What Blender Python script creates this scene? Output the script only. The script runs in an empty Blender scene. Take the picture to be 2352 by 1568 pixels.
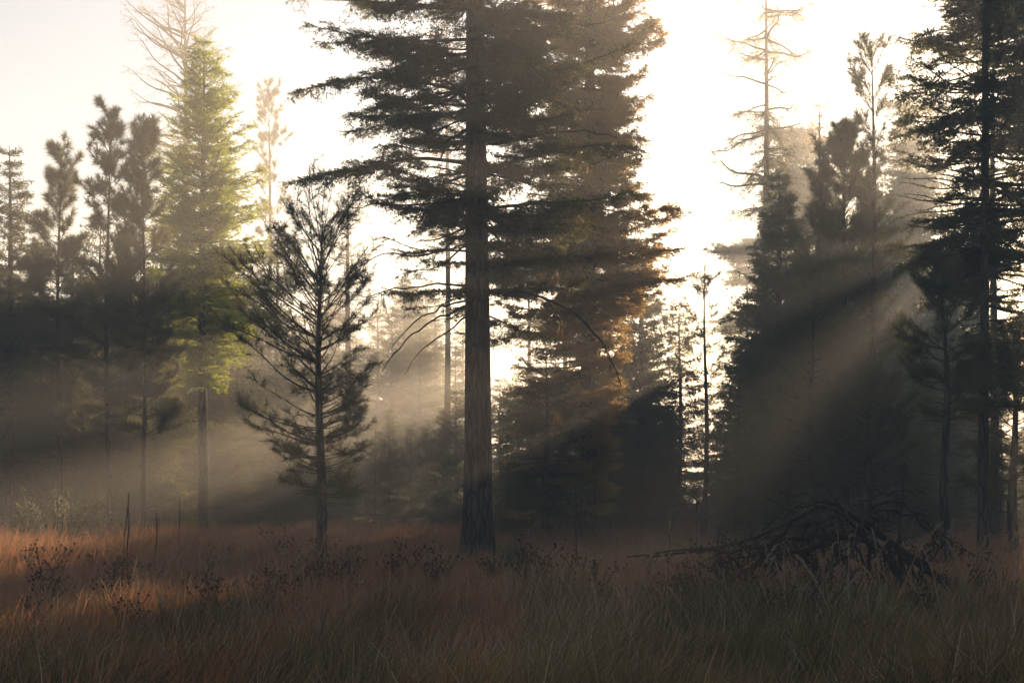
import bpy, math
import numpy as np
from mathutils import Vector
S = bpy.context.scene
COL = S.collection
# ------------------------------------------------------------------ camera
F = 3267.0            # focal length in pixels of a 2352-px-wide frame (50 mm on 36 mm)
CAMZ, HOR = 1.6, 1120.0
cam = bpy.data.cameras.new('camera'); cam_o = bpy.data.objects.new('camera', cam); COL.objects.link(cam_o)
cam.lens = 50; cam.sensor_width = 36; cam.shift_y = (HOR - 784) / 2352
cam.clip_start = 0.1; cam.clip_end = 5000
cam_o.location = (0, 0, CAMZ); cam_o.rotation_euler = (math.radians(90), 0, 0)
S.camera = cam_o
# ------------------------------------------------------------------ light
SUN = Vector(((2250 - 1176) / F, 1.0, (HOR - 520) / F)).normalized()
ELEV = math.asin(SUN.z); AZ = math.atan2(SUN.x, SUN.y)
sun = bpy.data.lights.new('sun', 'SUN'); sun.energy = 5.0; sun.angle = math.radians(0.5)
sun.color = (1.0, 0.71, 0.455)
sun_o = bpy.data.objects.new('sun', sun); COL.objects.link(sun_o)
sun_o.rotation_euler = SUN.to_track_quat('Z', 'Y').to_euler(); sun_o.location = (20, 60, 40)
W = bpy.data.worlds.new("World"); S.world = W; W.use_nodes = True
nt = W.node_tree; bg = nt.nodes['Background']
sky = nt.nodes.new('ShaderNodeTexSky'); sky.sky_type = 'NISHITA'; sky.sun_disc = False
sky.sun_elevation = ELEV; sky.sun_rotation = AZ
sky.air_density = 1.0; sky.dust_density = 0.65; sky.ozone_density = 1.5
nt.links.new(sky.outputs[0], bg.inputs[0]); bg.inputs[1].default_value = 0.05
S.view_settings.view_transform = 'Standard'; S.view_settings.look = 'None'
S.view_settings.gamma = 1; S.view_settings.exposure = 1.85
S.render.engine = 'CYCLES'
c = S.cycles
c.use_denoising = True; c.denoiser = 'OPENIMAGEDENOISE'
c.max_bounces = 4; c.diffuse_bounces = 2; c.glossy_bounces = 1; c.transmission_bounces = 2
c.volume_bounces = 0; c.transparent_max_bounces = 4
HAZE_DENSITY = 0.0058; HAZE_G = 0.5

rng = np.random.default_rng(7); SEED = 11
def U(a, b, n=None): return rng.uniform(a, b, n)
# ------------------------------------------------------------------ materials
def mat(name, base, var, trans=0.0, tcol=None, rough=0.7, scale=3.0, island=True, bump=0, bark=False):
    m = bpy.data.materials.new(name); m.use_nodes = True; t = m.node_tree; t.nodes.clear()
    N = t.nodes.new; L = t.links.new
    out = N('ShaderNodeOutputMaterial')
    tc = N('ShaderNodeTexCoord')
    nz = N('ShaderNodeTexNoise'); nz.inputs['Scale'].default_value = scale; nz.inputs['Detail'].default_value = 4
    L(tc.outputs['Object'], nz.inputs['Vector'])
    ramp = N('ShaderNodeValToRGB')
    ramp.color_ramp.elements[0].position = .3; ramp.color_ramp.elements[1].position = .7
    ramp.color_ramp.elements[0].color = (*base, 1); ramp.color_ramp.elements[1].color = (*var, 1)
    if island:
        g = N('ShaderNodeNewGeometry')
        mx = N('ShaderNodeMath'); mx.operation = 'MULTIPLY_ADD'; mx.inputs[1].default_value = .5
        L(g.outputs['Random Per Island'], mx.inputs[0])
        m2 = N('ShaderNodeMath'); m2.operation = 'SUBTRACT'; m2.inputs[1].default_value = .25
        L(nz.outputs['Fac'], m2.inputs[0]); L(m2.outputs[0], mx.inputs[2]); L(mx.outputs[0], ramp.inputs[0])
    else:
        L(nz.outputs['Fac'], ramp.inputs[0])
    col = ramp.outputs[0]
    nrm = None
    if bark:
        mp = N('ShaderNodeMapping'); mp.inputs['Scale'].default_value = (9, 9, 1.6)
        L(tc.outputs['Object'], mp.inputs[0])
        n2 = N('ShaderNodeTexNoise'); n2.inputs['Scale'].default_value = 1.2; n2.inputs['Detail'].default_value = 3
        L(mp.outputs[0], n2.inputs['Vector'])
        mxv = N('ShaderNodeMix'); mxv.data_type = 'RGBA'; mxv.inputs[0].default_value = .25
        L(mp.outputs[0], mxv.inputs[6]); L(n2.outputs['Color'], mxv.inputs[7])
        vo = N('ShaderNodeTexVoronoi'); vo.feature = 'DISTANCE_TO_EDGE'; vo.inputs['Scale'].default_value = 1.6
        L(mxv.outputs[2], vo.inputs['Vector'])
        mr = N('ShaderNodeMapRange'); mr.inputs[1].default_value = 0; mr.inputs[2].default_value = .16
        L(vo.outputs['Distance'], mr.inputs[0])
        ad = N('ShaderNodeMath'); ad.operation = 'MULTIPLY_ADD'; ad.inputs[1].default_value = .35
        L(n2.outputs['Fac'], ad.inputs[0]); L(mr.outputs[0], ad.inputs[2])
        mm = N('ShaderNodeMix'); mm.data_type = 'RGBA'; mm.inputs[6].default_value = (base[0]*.35, base[1]*.33, base[2]*.32, 1)
        L(mr.outputs[0], mm.inputs[0]); L(col, mm.inputs[7]); col = mm.outputs[2]
        bp = N('ShaderNodeBump'); bp.inputs['Strength'].default_value = 1; bp.inputs['Distance'].default_value = .04
        L(ad.outputs[0], bp.inputs['Height']); nrm = bp.outputs[0]
    elif bump:
        bp = N('ShaderNodeBump'); bp.inputs['Strength'].default_value = .8; bp.inputs['Distance'].default_value = bump
        L(nz.outputs['Fac'], bp.inputs['Height']); nrm = bp.outputs[0]
    if trans > 0:
        d = N('ShaderNodeBsdfDiffuse'); L(col, d.inputs[0])
        tr = N('ShaderNodeBsdfTranslucent')
        tcm = N('ShaderNodeMix'); tcm.data_type = 'RGBA'; tcm.blend_type = 'MIX'; tcm.inputs[0].default_value = .75
        L(col, tcm.inputs[6]); tcm.inputs[7].default_value = (*tcol, 1); L(tcm.outputs[2], tr.inputs[0])
        ms = N('ShaderNodeMixShader'); ms.inputs[0].default_value = trans
        L(d.outputs[0], ms.inputs[1]); L(tr.outputs[0], ms.inputs[2])
        gl = N('ShaderNodeBsdfGlossy'); gl.inputs['Roughness'].default_value = .5
        gl.inputs[0].default_value = (.8, .8, .8, 1)
        m3 = N('ShaderNodeMixShader'); m3.inputs[0].default_value = .03
        L(ms.outputs[0], m3.inputs[1]); L(gl.outputs[0], m3.inputs[2]); L(m3.outputs[0], out.inputs[0])
    else:
        b = N('ShaderNodeBsdfPrincipled'); L(col, b.inputs['Base Color']); b.inputs['Roughness'].default_value = rough
        b.inputs['Specular IOR Level'].default_value = .25
        if nrm: L(nrm, b.inputs['Normal'])
        L(b.outputs[0], out.inputs[0])
    return m
M = dict(
    bark=mat('fir_bark', (.075, .055, .042), (.15, .11, .085), bark=True, scale=5, island=False, rough=.9),
    twig=mat('twig_bark', (.045, .032, .025), (.085, .06, .045), scale=8, island=False, rough=.9),
    dead=mat('dead_wood', (.022, .016, .013), (.06, .045, .036), scale=8, island=False, rough=.9),
    fir=mat('fir_needles', (.022, .034, .014), (.05, .06, .022), .45, (.26, .26, .08)),
    fir_suntint=mat('fir_needles_sun_tint', (.06, .05, .02), (.14, .10, .04), .55, (.85, .56, .18)),  # lighter golden copy of the fir needles, sunlight put into the colour
    pine=mat('pine_needles', (.02, .035, .02), (.045, .06, .03), .42, (.32, .31, .14)),
    larch=mat('larch_needles', (.07, .09, .015), (.30, .31, .035), .55, (.62, .70, .08)),
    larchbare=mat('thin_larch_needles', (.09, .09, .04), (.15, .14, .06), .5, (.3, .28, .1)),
    lichen=mat('hanging_lichen', (.10, .07, .045), (.2, .13, .07), .5, (.42, .25, .12)),
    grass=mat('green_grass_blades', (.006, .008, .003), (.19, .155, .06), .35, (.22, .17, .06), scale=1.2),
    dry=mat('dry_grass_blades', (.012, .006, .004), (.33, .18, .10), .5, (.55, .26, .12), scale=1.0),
    straw=mat('pale_straw', (.2, .15, .10), (.48, .38, .26), .4, (.4, .26, .14), scale=4),
    weed=mat('dark_seed_heads', (.03, .02, .016), (.07, .045, .03), .2, (.1, .06, .04)),
    leaf=mat('shrub_leaves', (.04, .05, .025), (.14, .14, .08), .45, (.42, .4, .24)),
    soil=mat('meadow_soil', (.03, .022, .015), (.06, .045, .028), scale=2, island=False, rough=.95, bump=.05),
    broom=mat('broom_stems', (.02, .05, .02), (.04, .09, .035), .35, (.06, .14, .05)),
    moss=mat('ground_juniper', (.018, .026, .014), (.04, .05, .026), .25, (.08, .09, .04)),
)
# ------------------------------------------------------------------ mesh helpers
class MB:
    def __init__(s): s.v = []; s.q = []; s.t = []; s.n = 0
    def add(s, v, q=None, t=None):
        v = np.asarray(v, np.float32).reshape(-1, 3)
        if q is not None and len(q): s.q.append(np.asarray(q, np.int64).reshape(-1, 4) + s.n)
        if t is not None and len(t): s.t.append(np.asarray(t, np.int64).reshape(-1, 3) + s.n)
        s.v.append(v); s.n += len(v)
    def tubes(s, P, R, sides=4):
        P = np.asarray(P, float); R = np.asarray(R, float); m, n, _ = P.shape
        if m == 0: return
        T = np.gradient(P, axis=1); T /= np.linalg.norm(T, axis=2, keepdims=True) + 1e-9
        ref = np.where(np.abs(T[..., 2:3]) > .9, np.array([1., 0, 0]), np.array([0, 0, 1.]))
        A = np.cross(T, ref); A /= np.linalg.norm(A, axis=2, keepdims=True) + 1e-9
        B = np.cross(T, A)
        th = np.arange(sides) * 2 * math.pi / sides
        V = P[:, :, None, :] + R[:, :, None, None] * (A[:, :, None, :] * np.cos(th)[:, None] + B[:, :, None, :] * np.sin(th)[:, None])
        idx = np.arange(m * n * sides).reshape(m, n, sides)
        a = idx[:, :-1, :]; b = idx[:, 1:, :]
        q = np.stack([a, np.roll(a, -1, 2), np.roll(b, -1, 2), b], -1)
        s.add(V, q)
    def tube(s, pts, rad, sides=5): s.tubes(np.asarray(pts, float)[None], np.asarray(rad, float)[None], sides)
    def needles(s, B, D, L, Wd):               # slim triangles
        k = len(B)
        if k == 0: return
        r = rng.normal(size=(k, 3)); sd = np.cross(D, r); sd /= np.linalg.norm(sd, axis=1, keepdims=True) + 1e-9
        V = np.stack([B - sd * Wd[:, None] / 2, B + sd * Wd[:, None] / 2, B + D * L[:, None]], 1)
        s.add(V, t=np.arange(3 * k).reshape(k, 3))
    def leaves(s, B, D, L, Wd, flat=0.0):      # rhombic leaves / shoots
        k = len(B)
        if k == 0: return
        r = rng.normal(size=(k, 3)); r[:, 2] += flat * 3
        sd = np.cross(D, r); sd /= np.linalg.norm(sd, axis=1, keepdims=True) + 1e-9
        mid = B + D * (L * .45)[:, None]
        V = np.stack([B, mid - sd * Wd[:, None] / 2, B + D * L[:, None], mid + sd * Wd[:, None] / 2], 1)
        s.add(V, np.arange(4 * k).reshape(k, 4))
    def build(s, name, m, parent=None, smooth=False):
        me = bpy.data.meshes.new(name)
        if s.n:
            v = np.concatenate(s.v); me.vertices.add(len(v)); me.vertices.foreach_set('co', v.ravel())
            parts = []; st = []; off = 0
            if s.q:
                q = np.concatenate(s.q); parts.append(q.ravel()); st.append(off + 4 * np.arange(len(q))); off += 4 * len(q)
            if s.t:
                t = np.concatenate(s.t); parts.append(t.ravel()); st.append(off + 3 * np.arange(len(t))); off += 3 * len(t)
            li = np.concatenate(parts).astype(np.int32); ls = np.concatenate(st).astype(np.int32)
            me.loops.add(len(li)); me.loops.foreach_set('vertex_index', li)
            me.polygons.add(len(ls)); me.polygons.foreach_set('loop_start', ls)
            if smooth: me.polygons.foreach_set('use_smooth', np.ones(len(ls), bool))
            me.update(calc_edges=True)
        me.materials.append(m)
        o = bpy.data.objects.new(name, me); COL.objects.link(o)
        if parent: o.parent = parent
        return o
def root(name, loc, label, cat, group=None):
    o = bpy.data.objects.new(name, None); COL.objects.link(o); o.location = loc; o.empty_display_size = .3
    o['label'] = label; o['category'] = cat
    if group: o['group'] = group
    return o
def dup(r, loc, rz=0, sc=1, label=None):
    n = r.copy(); COL.objects.link(n); n.location = loc; n.rotation_euler = (0, 0, rz)
    n.scale = (sc, sc, sc) if not hasattr(sc, '__len__') else sc
    if label: n['label'] = label
    for ch in list(r.children):
        k = ch.copy(); COL.objects.link(k); k.parent = n
    return n
def ground(x, y):
    x = np.asarray(x, float); y = np.asarray(y, float)
    px = x / np.maximum(y, 1) * F + 1176
    left = 1 / (1 + np.exp((px - 560) / 90))
    z = .42 * left * np.exp(-((y - 29) / 5.0) ** 2)
    z = z + .07 * np.sin(x * .55 + 1) * np.cos(y * .33) + .04 * np.sin(x * 1.7 + y * .9) + .05 * np.sin(y * .9 + x * .2)
    z = z + .18 * np.exp(-((y - 19) / 2.2) ** 2) / (1 + np.exp(-(px - 1250) / 120))
    fade = np.clip((120 - y) / 60, 0, 1)
    return z * fade
def wx(px, Y): return (px - 1176) * Y / F
def wz(py, Y): return np.minimum(CAMZ + (HOR - py) * Y / F, 24.8)
def blobnoise(p, s=1.0, seed=0):
    a = p * s + seed * 3.7
    return (np.sin(a[:, 0] * 1.7 + np.sin(a[:, 1] * 1.3)) + np.sin(a[:, 1] * 1.9 + 1.3 * np.sin(a[:, 2] * 1.1)) + np.sin(a[:, 2] * 2.9 + np.sin(a[:, 0] * 1.5))) / 3
def norm(v): return v / (np.linalg.norm(v, axis=-1, keepdims=True) + 1e-9)
def sample(P, i, t):
    n = P.shape[1]; f = np.clip(t, 0, .999) * (n - 1); k = f.astype(int); u = (f - k)[:, None]
    return P[i, k] * (1 - u) + P[i, k + 1] * u, norm(P[i, k + 1] - P[i, k])
# ------------------------------------------------------------------ conifers
def trunk_mesh(r0, H, lean=(0, 0), flare=1.35, sides=14, wob=.03):
    mb = MB(); n = 26
    t = np.linspace(0, 1, n) ** 1.3
    z = t * H
    rad = r0 * (1 - t) ** .8 + .006
    rad = rad * (1 + (flare - 1) * np.exp(-z / .5))
    x = lean[0] * t + wob * np.sin(t * 7 + U(0, 6)); y = lean[1] * t + wob * np.sin(t * 5 + U(0, 6))
    x -= x[0]; y -= y[0]
    z[0] = -.25
    P = np.stack([x, y, z], -1)
    mb.tube(P, rad, sides)
    return mb, P
def axis_at(P, z):
    return np.stack([np.interp(z, P[:, 2], P[:, 0]), np.interp(z, P[:, 2], P[:, 1]), z], -1)
def prof(profile, Y, z0):
    a = np.array([[wz(p[0], Y) - z0, p[1] * Y / F, p[2] * Y / F] for p in profile], float)
    a = a[np.argsort(a[:, 0])]
    return a
def primaries(pr, Pax, step, per, ang, curv, jit, n=9, lmin=.15, wig=.03, front=0):
    """branch centre lines, local to the tree"""
    z0, z1 = pr[0, 0], pr[-1, 0]
    zs = []; z = z0
    while z < z1 - .05:
        zs.append(z); z += step * U(.7, 1.3)
    zs = np.repeat(np.array(zs), per) ; m = len(zs)
    zs = np.clip(zs + U(-.25, .25, m) * step, z0, z1)
    a = U(0, 2 * math.pi, m)
    w = (1 + np.cos(a)) / 2
    L = (1 - w) * np.interp(zs, pr[:, 0], pr[:, 1]) + w * np.interp(zs, pr[:, 0], pr[:, 2])
    L = L * (1 - front * np.clip(-np.sin(a), 0, 1) ** 2)
    L = np.maximum(L * (1 + jit * U(-1, .25, m)), lmin)
    u = (zs - z0) / (z1 - z0)
    e = ang[0] + (ang[1] - ang[0]) * u ** 1.3 + U(-.2, .2, m)
    cv = curv[0] + (curv[1] - curv[0]) * u + U(-.06, .06, m)
    t = np.linspace(0, 1, n)[None, :]
    bend = U(-.18, .18, m)[:, None] * t ** 2
    ca = np.cos(a[:, None] + bend); sa = np.sin(a[:, None] + bend)
    ax = axis_at(Pax, zs)
    X = ax[:, 0:1] + ca * L[:, None] * t; Yy = ax[:, 1:2] + sa * L[:, None] * t
    Z = zs[:, None] + L[:, None] * (np.tan(e)[:, None] * t + cv[:, None] * t ** 2)
    ph = U(0, 6, m)[:, None]
    Z = Z + wig * L[:, None] * np.sin(t * 9 + ph) * t; X = X + wig * L[:, None] * np.sin(t * 7 + ph * 2) * t
    return np.stack([X, Yy, Z], -1), L, a, u
def secondaries(P, L, spacing, tmin, sl, lmin, angd, droop, tilt=.15, fill=None, n=4):
    cnt = np.maximum((L * (1 - tmin) / spacing).astype(int), 2)
    i = np.repeat(np.arange(len(L)), cnt); k = len(i)
    t = tmin + (1 - tmin) * U(0, 1, k) ** .85
    B, T = sample(P, i, t)
    if fill is not None:
        keep = blobnoise(B, fill[1], fill[2]) + U(-.25, .25, k) > fill[0]
        i, t, B, T = i[keep], t[keep], B[keep], T[keep]; k = len(i)
    sgn = np.where(U(0, 1, k) < .5, -1, 1) * np.radians(U(angd[0], angd[1], k))
    c, s_ = np.cos(sgn), np.sin(sgn)
    D = np.stack([T[:, 0] * c - T[:, 1] * s_, T[:, 0] * s_ + T[:, 1] * c, T[:, 2] * .6 + U(-tilt, tilt, k)], -1); D = norm(D)
    l = np.maximum(sl * L[i] * (1.1 - t) * U(.6, 1.2, k), lmin * U(.6, 1.3, k))
    s = np.linspace(0, 1, n)[None, :]
    Q = B[:, None, :] + D[:, None, :] * (l[:, None] * s)[..., None]
    Q[..., 2] -= (droop + U(-.25, .25, k))[:, None] * l[:, None] * s ** 2
    return Q, l, i, t
def add_shoots(mb, Q, l, spacing, sl, wd, ang=(30, 65), tmin=.05, flat=.3, up=.0):
    cnt = np.maximum((l * (1 - tmin) / spacing).astype(int), 2)
    i = np.repeat(np.arange(len(l)), cnt); k = len(i)
    t = tmin + (1 - tmin) * U(0, 1, k)
    B, T = sample(Q, i, t)
    r = norm(np.cross(T, rng.normal(size=(k, 3)))); r[:, 2] *= (1 - flat); r[:, 2] += up; r = norm(r)
    an = np.radians(U(ang[0], ang[1], k))[:, None]
    D = norm(T * np.cos(an) + r * np.sin(an))
    Ls = sl * U(.6, 1.3, k) * (1.15 - .5 * t)
    mb.leaves(B, D, Ls, wd * U(.7, 1.3, k))
def fir(name, label, cat, px, Y, base_r, top_py, profile, *, material='fir', step=.42, per=5, ang=(-.25, .5), curv=(.18, .1), jit=.45,
        sec=.085, tmin=.1, sl=.42, lmin=.22, angd=(35, 70), droop=.12, fill=(-.35, 1.2, 0), shoot=.035, shl=.11, shw=.026, flat=.3,
        group=None, lean=(0, 0), extra=None, wig=.03, twigr=1.0, ter=.055, terl=.17, bt='twig', front=0, x=None, flare=1.3, local=None, tilt=.15, thin_top=None):
    global rng; rng = np.random.default_rng(int(px * 7 + Y + SEED))
    X = wx(px, Y) if x is None else x
    z0 = float(ground(X, Y)); H = wz(top_py, Y) - z0
    r = root(name, (X, Y, z0), label, cat, group)
    tm, ax = trunk_mesh(base_r, H, lean, flare)
    tm.build('trunk', M['bark'], r, True)
    pr = prof(profile, Y, z0)
    P, L, a, u = primaries(pr, ax, step, per, ang, curv, jit, wig=wig, front=front)
    if extra is not None:
        E = np.array([resample(np.array(e), 9) for e in extra]) - np.array([X, Y, z0])
        P = np.concatenate([P, E]); L = np.concatenate([L, np.linalg.norm(E[:, -1] - E[:, 0], axis=1)])
    bm = MB(); n = P.shape[1]; tt = np.linspace(0, 1, n)[None, :]
    bm.tubes(P, (.006 + .011 * L[:, None]) * twigr * (1 - .85 * tt) , 5)
    Q, l, i, t = secondaries(P, L, sec, tmin, sl, lmin, angd, droop, fill=fill, tilt=tilt)
    bm.tubes(Q, (.0035 + .004 * l[:, None]) * twigr * (1 - .7 * np.linspace(0, 1, 4)[None, :]), 3)
    cm = MB()
    if ter:
        Q3, l3, _, _ = secondaries(Q, l, ter, .08, .45, terl, (35, 70), .1, tilt=.35, n=3)
        cm.leaves(Q3[:, 0], norm(Q3[:, -1] - Q3[:, 0]), l3 * 1.05, np.full(len(l3), shw * .5))
        add_shoots(cm, Q3, l3, shoot, shl, shw, flat=flat)
    add_shoots(cm, Q, l, shoot, shl, shw, flat=flat)
    add_shoots(cm, P, L, shoot * 1.0, shl, shw, tmin=.4, flat=flat)
    if shl > .03:
        cm.leaves(Q[:, -1], norm(Q[:, -1] - Q[:, -2]), shl * U(.8, 1.4, len(l)), np.full(len(l), shw))
    bm.build('branches', M[bt], r, True)
    cm.build('crown', M[material], r)
    return r
def resample(p, n):
    d = np.r_[0, np.cumsum(np.linalg.norm(np.diff(p, axis=0), axis=1))]; d /= d[-1]; t = np.linspace(0, 1, n)
    # smooth the polyline (Catmull-like through cubic on dense linear + blur)
    q = np.stack([np.interp(np.linspace(0, 1, n * 4), d, p[:, k]) for k in range(3)], -1)
    for _ in range(4): q[1:-1] = (q[:-2] + q[1:-1] * 2 + q[2:]) / 4
    return np.stack([np.interp(t, np.linspace(0, 1, n * 4), q[:, k]) for k in range(3)], -1)
def pine(name, label, cat, px, Y, base_r, top_py, profile, *, step=.42, per=5, ang=(.0, .75), curv=(.25, .35), jit=.35, shoots=.1, nn=60,
         nl=.15, nw=.0055, group=None, lean=(0, 0), bare=.35, material='pine', x=None, sl=.38, wob=.04, fill=(-.6, 1.3, 0), seclen=.22, taper=True, extra_dead=0):
    global rng; rng = np.random.default_rng(int(px * 7 + Y + SEED))
    X = wx(px, Y) if x is None else x
    z0 = float(ground(X, Y)); H = wz(top_py, Y) - z0
    r = root(name, (X, Y, z0), label, cat, group)
    tm, ax = trunk_mesh(base_r, H - .25, lean, 1.15, 10, wob)
    tm.build('trunk', M['bark'], r, True)
    pr = prof(profile, Y, z0)
    P, L, a, u = primaries(pr, ax, step, per, ang, curv, jit, wig=.025)
    bm = MB(); tt = np.linspace(0, 1, P.shape[1])[None, :]
    bm.tubes(P, (.005 + .009 * L[:, None]) * (1 - .75 * tt), 5)
    Q, l, i, t = secondaries(P, L, shoots, bare, sl, seclen, (28, 62), -.22, tilt=.3, fill=fill)
    bm.tubes(Q, (.004 + .004 * l[:, None]) * (1 - .5 * np.linspace(0, 1, 4)[None, :]), 3)
    # tertiary shoots on the longer secondaries
    Q2, l2, _, _ = secondaries(Q, l, .11, .2, .5, .13, (25, 60), -.2, tilt=.45)
    bm.tubes(Q2, np.full((len(l2), 4), .0035), 3)
    if extra_dead:   # dead, needle-free lower limbs
        pd = np.array([[.35, .5, .5], [pr[0, 0] + .6, .9, .9]]); pd[:, 1:] *= extra_dead
        Pd, Ld, _, _ = primaries(pd, ax, .3, 3, (-.15, .1), (.0, .05), .5, wig=.05)
        dm_ = MB(); dm_.tubes(Pd, (.004 + .006 * Ld[:, None]) * (1 - .8 * tt), 4)
        Qd, ld, _, _ = secondaries(Pd, Ld, .14, .2, .35, .1, (30, 70), .05, tilt=.3)
        dm_.tubes(Qd, (.003 + .002 * ld[:, None]) * (1 - .6 * np.linspace(0, 1, 4)[None, :]), 3)
        dm_.build('dead_branches', M['dead'], r, True)
    cm = MB()
    def tufts(Qx, lx, n, length=.2):
        k = len(lx); i = np.repeat(np.arange(k), n); m = len(i)
        tm_ = np.clip(1 - length / np.maximum(lx, .05), .0, .95)[i]
        tt_ = tm_ + (1 - tm_) * U(0, 1, m)
        B, T = sample(Qx, i, tt_)
        rr = norm(np.cross(T, rng.normal(size=(m, 3))))
        an = np.radians(U(28, 85, m))[:, None] * (1.15 - .5 * ((tt_ - tm_) / (1 - tm_ + 1e-6)))[:, None]
        D = norm(T * np.cos(an) + rr * np.sin(an) + np.array([0, 0, .05]))
        cm.needles(B, D, nl * U(.85, 1.5, m), 1.55 * nw * U(.7, 1.2, m))
    tufts(Q, l, int(nn * .6)); tufts(Q2, l2, int(nn * .45), .16); tufts(P, L, int(nn * 1.2), .3)
    # leader
    top = ax[-1]; k = 260
    B = np.stack([np.full(k, top[0]), np.full(k, top[1]), top[2] - .45 + U(0, .55, k)], -1)
    rr = rng.normal(size=(k, 3)); rr[:, 2] = np.abs(rr[:, 2]) * .6 + .9
    cm.needles(B, norm(rr), nl * U(.7, 1.1, k), nw * U(.8, 1.3, k))
    bm.tube([ax[-1] - [0, 0, .05], ax[-1] + [0, 0, .14]], [.012, .006], 4)
    bm.build('branches', M['twig'], r, True)
    cm.build('crown', M[material], r)
    return r
exec_trees = True
# ------------------------------------------------------------------ ground
def make_ground():
    ys = np.concatenate([np.linspace(-72, 6, 20), np.linspace(7, 45, 130), np.linspace(46, 120, 50), np.linspace(125, 700, 16)])
    xs = np.concatenate([np.linspace(-320, -40, 12), np.linspace(-36, 36, 150), np.linspace(40, 320, 12)])
    Xg, Yg = np.meshgrid(xs, ys); Zg = ground(Xg, Yg)
    mb = MB(); idx = np.arange(Xg.size).reshape(Xg.shape)
    q = np.stack([idx[:-1, :-1], idx[:-1, 1:], idx[1:, 1:], idx[1:, :-1]], -1).reshape(-1, 4)
    mb.add(np.stack([Xg, Yg, Zg], -1), q)
    o = mb.build('ground', M['soil'], None, True); o['kind'] = 'structure'
make_ground()

# ------------------------------------------------------------------ the trees, left to right
LC = 'conifer'
fir('spruce_tree', 'dark spruce at the left edge with a thin sparse tip', 'spruce tree', 24, 42, .17, 335,
    [(345, 3, 3), (450, 34, 36), (600, 80, 85), (800, 120, 120), (1080, 130, 130)], step=.3, per=8, sec=.08, ang=(-.2, .6), droop=.2)
pine('pine_tree', 'slim pine with a club shaped tip, left of the taller club tipped pine', 'pine tree', 137, 40, .08, 330,
     [(345, 8, 20), (400, 22, 32), (480, 30, 35), (560, 50, 50), (650, 80, 85), (900, 100, 100), (1050, 90, 90)], ang=(.1, .9), step=0.42, per=5, nn=72, nl=.19, nw=.009)
pine('pine_tree', 'tall pine with a thick upright tip and bare trunk, left of the yellow green larch', 'pine tree', 252, 38, .075, 248,
     [(265, 14, 14), (330, 42, 26), (440, 55, 45), (560, 85, 75), (650, 120, 110), (800, 125, 120), (1000, 100, 100)], ang=(.1, .9), step=0.47, per=5, nn=72, nl=.18, nw=.009)
pine('pine_tree', 'dark pine just left of the yellow green larch', 'pine tree', 328, 37, .065, 275,
     [(290, 10, 12), (350, 20, 28), (450, 32, 38), (580, 60, 60), (700, 95, 80), (850, 110, 100), (1000, 90, 90)], ang=(.2, 1.0), step=0.38, per=6, nn=80, nl=.17, nw=.009)
fir('larch_tree', 'tall pale hazy larch with bare looking twigs rising behind the yellow green larch', 'larch tree', 425, 64, .27, -60,
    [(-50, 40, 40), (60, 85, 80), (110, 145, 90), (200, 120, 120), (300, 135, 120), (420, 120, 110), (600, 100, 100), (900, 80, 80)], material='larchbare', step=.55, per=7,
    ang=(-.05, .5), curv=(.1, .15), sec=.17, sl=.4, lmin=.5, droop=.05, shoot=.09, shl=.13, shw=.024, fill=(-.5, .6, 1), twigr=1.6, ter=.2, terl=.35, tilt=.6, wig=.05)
fir('larch_tree', 'bright yellow green larch glowing in the light with a dark straight trunk', 'larch tree', 468, 42, .16, 85,
    [(95, 4, 4), (180, 48, 48), (300, 90, 95), (420, 115, 130), (550, 145, 170), (700, 120, 150), (790, 90, 110), (880, 60, 70)], material='larch', step=.24, per=10,
    ang=(-.1, .55), curv=(.1, .1), sec=.07, sl=.38, lmin=.22, droop=.05, shoot=.026, shl=.08, shw=.022, ter=.06, fill=(-.5, 1.0, 2), tilt=.45)
pine('pine_tree', 'faint hazy pine with a bare lower trunk standing in the sky gap', 'pine tree', 618, 72, .16, 200,
     [(215, 8, 8), (300, 40, 38), (370, 35, 62), (430, 30, 70), (560, 40, 60), (900, 60, 60)], step=0.77, per=5, ang=(.3, 1.0), nn=48, nl=.22, nw=.016, bare=.5, shoots=.35)
fir('fir_tree', 'hazy grey fir behind the left branches of the great fir', 'fir tree', 800, 70, .22, 380,
    [(390, 4, 4), (480, 45, 45), (700, 80, 80), (1000, 110, 110)], step=.5, per=6, sec=.2, shoot=.08, shl=.14, shw=.03)
pine('pine_tree', 'lone dark pine in the meadow left of the great fir, its lower tufts sunlit', 'pine tree', 737, 27, .105, 500,
     [(515, 18, 40), (560, 60, 130), (620, 140, 130), (700, 165, 130), (800, 235, 125), (950, 235, 115), (1060, 150, 95), (1140, 80, 90)], ang=(-.02, .95), curv=(.22, .3), step=0.24, per=7,
     nn=42, nl=.12, nw=.005, shoots=.1, bare=.4, jit=.4, extra_dead=.9)

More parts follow.
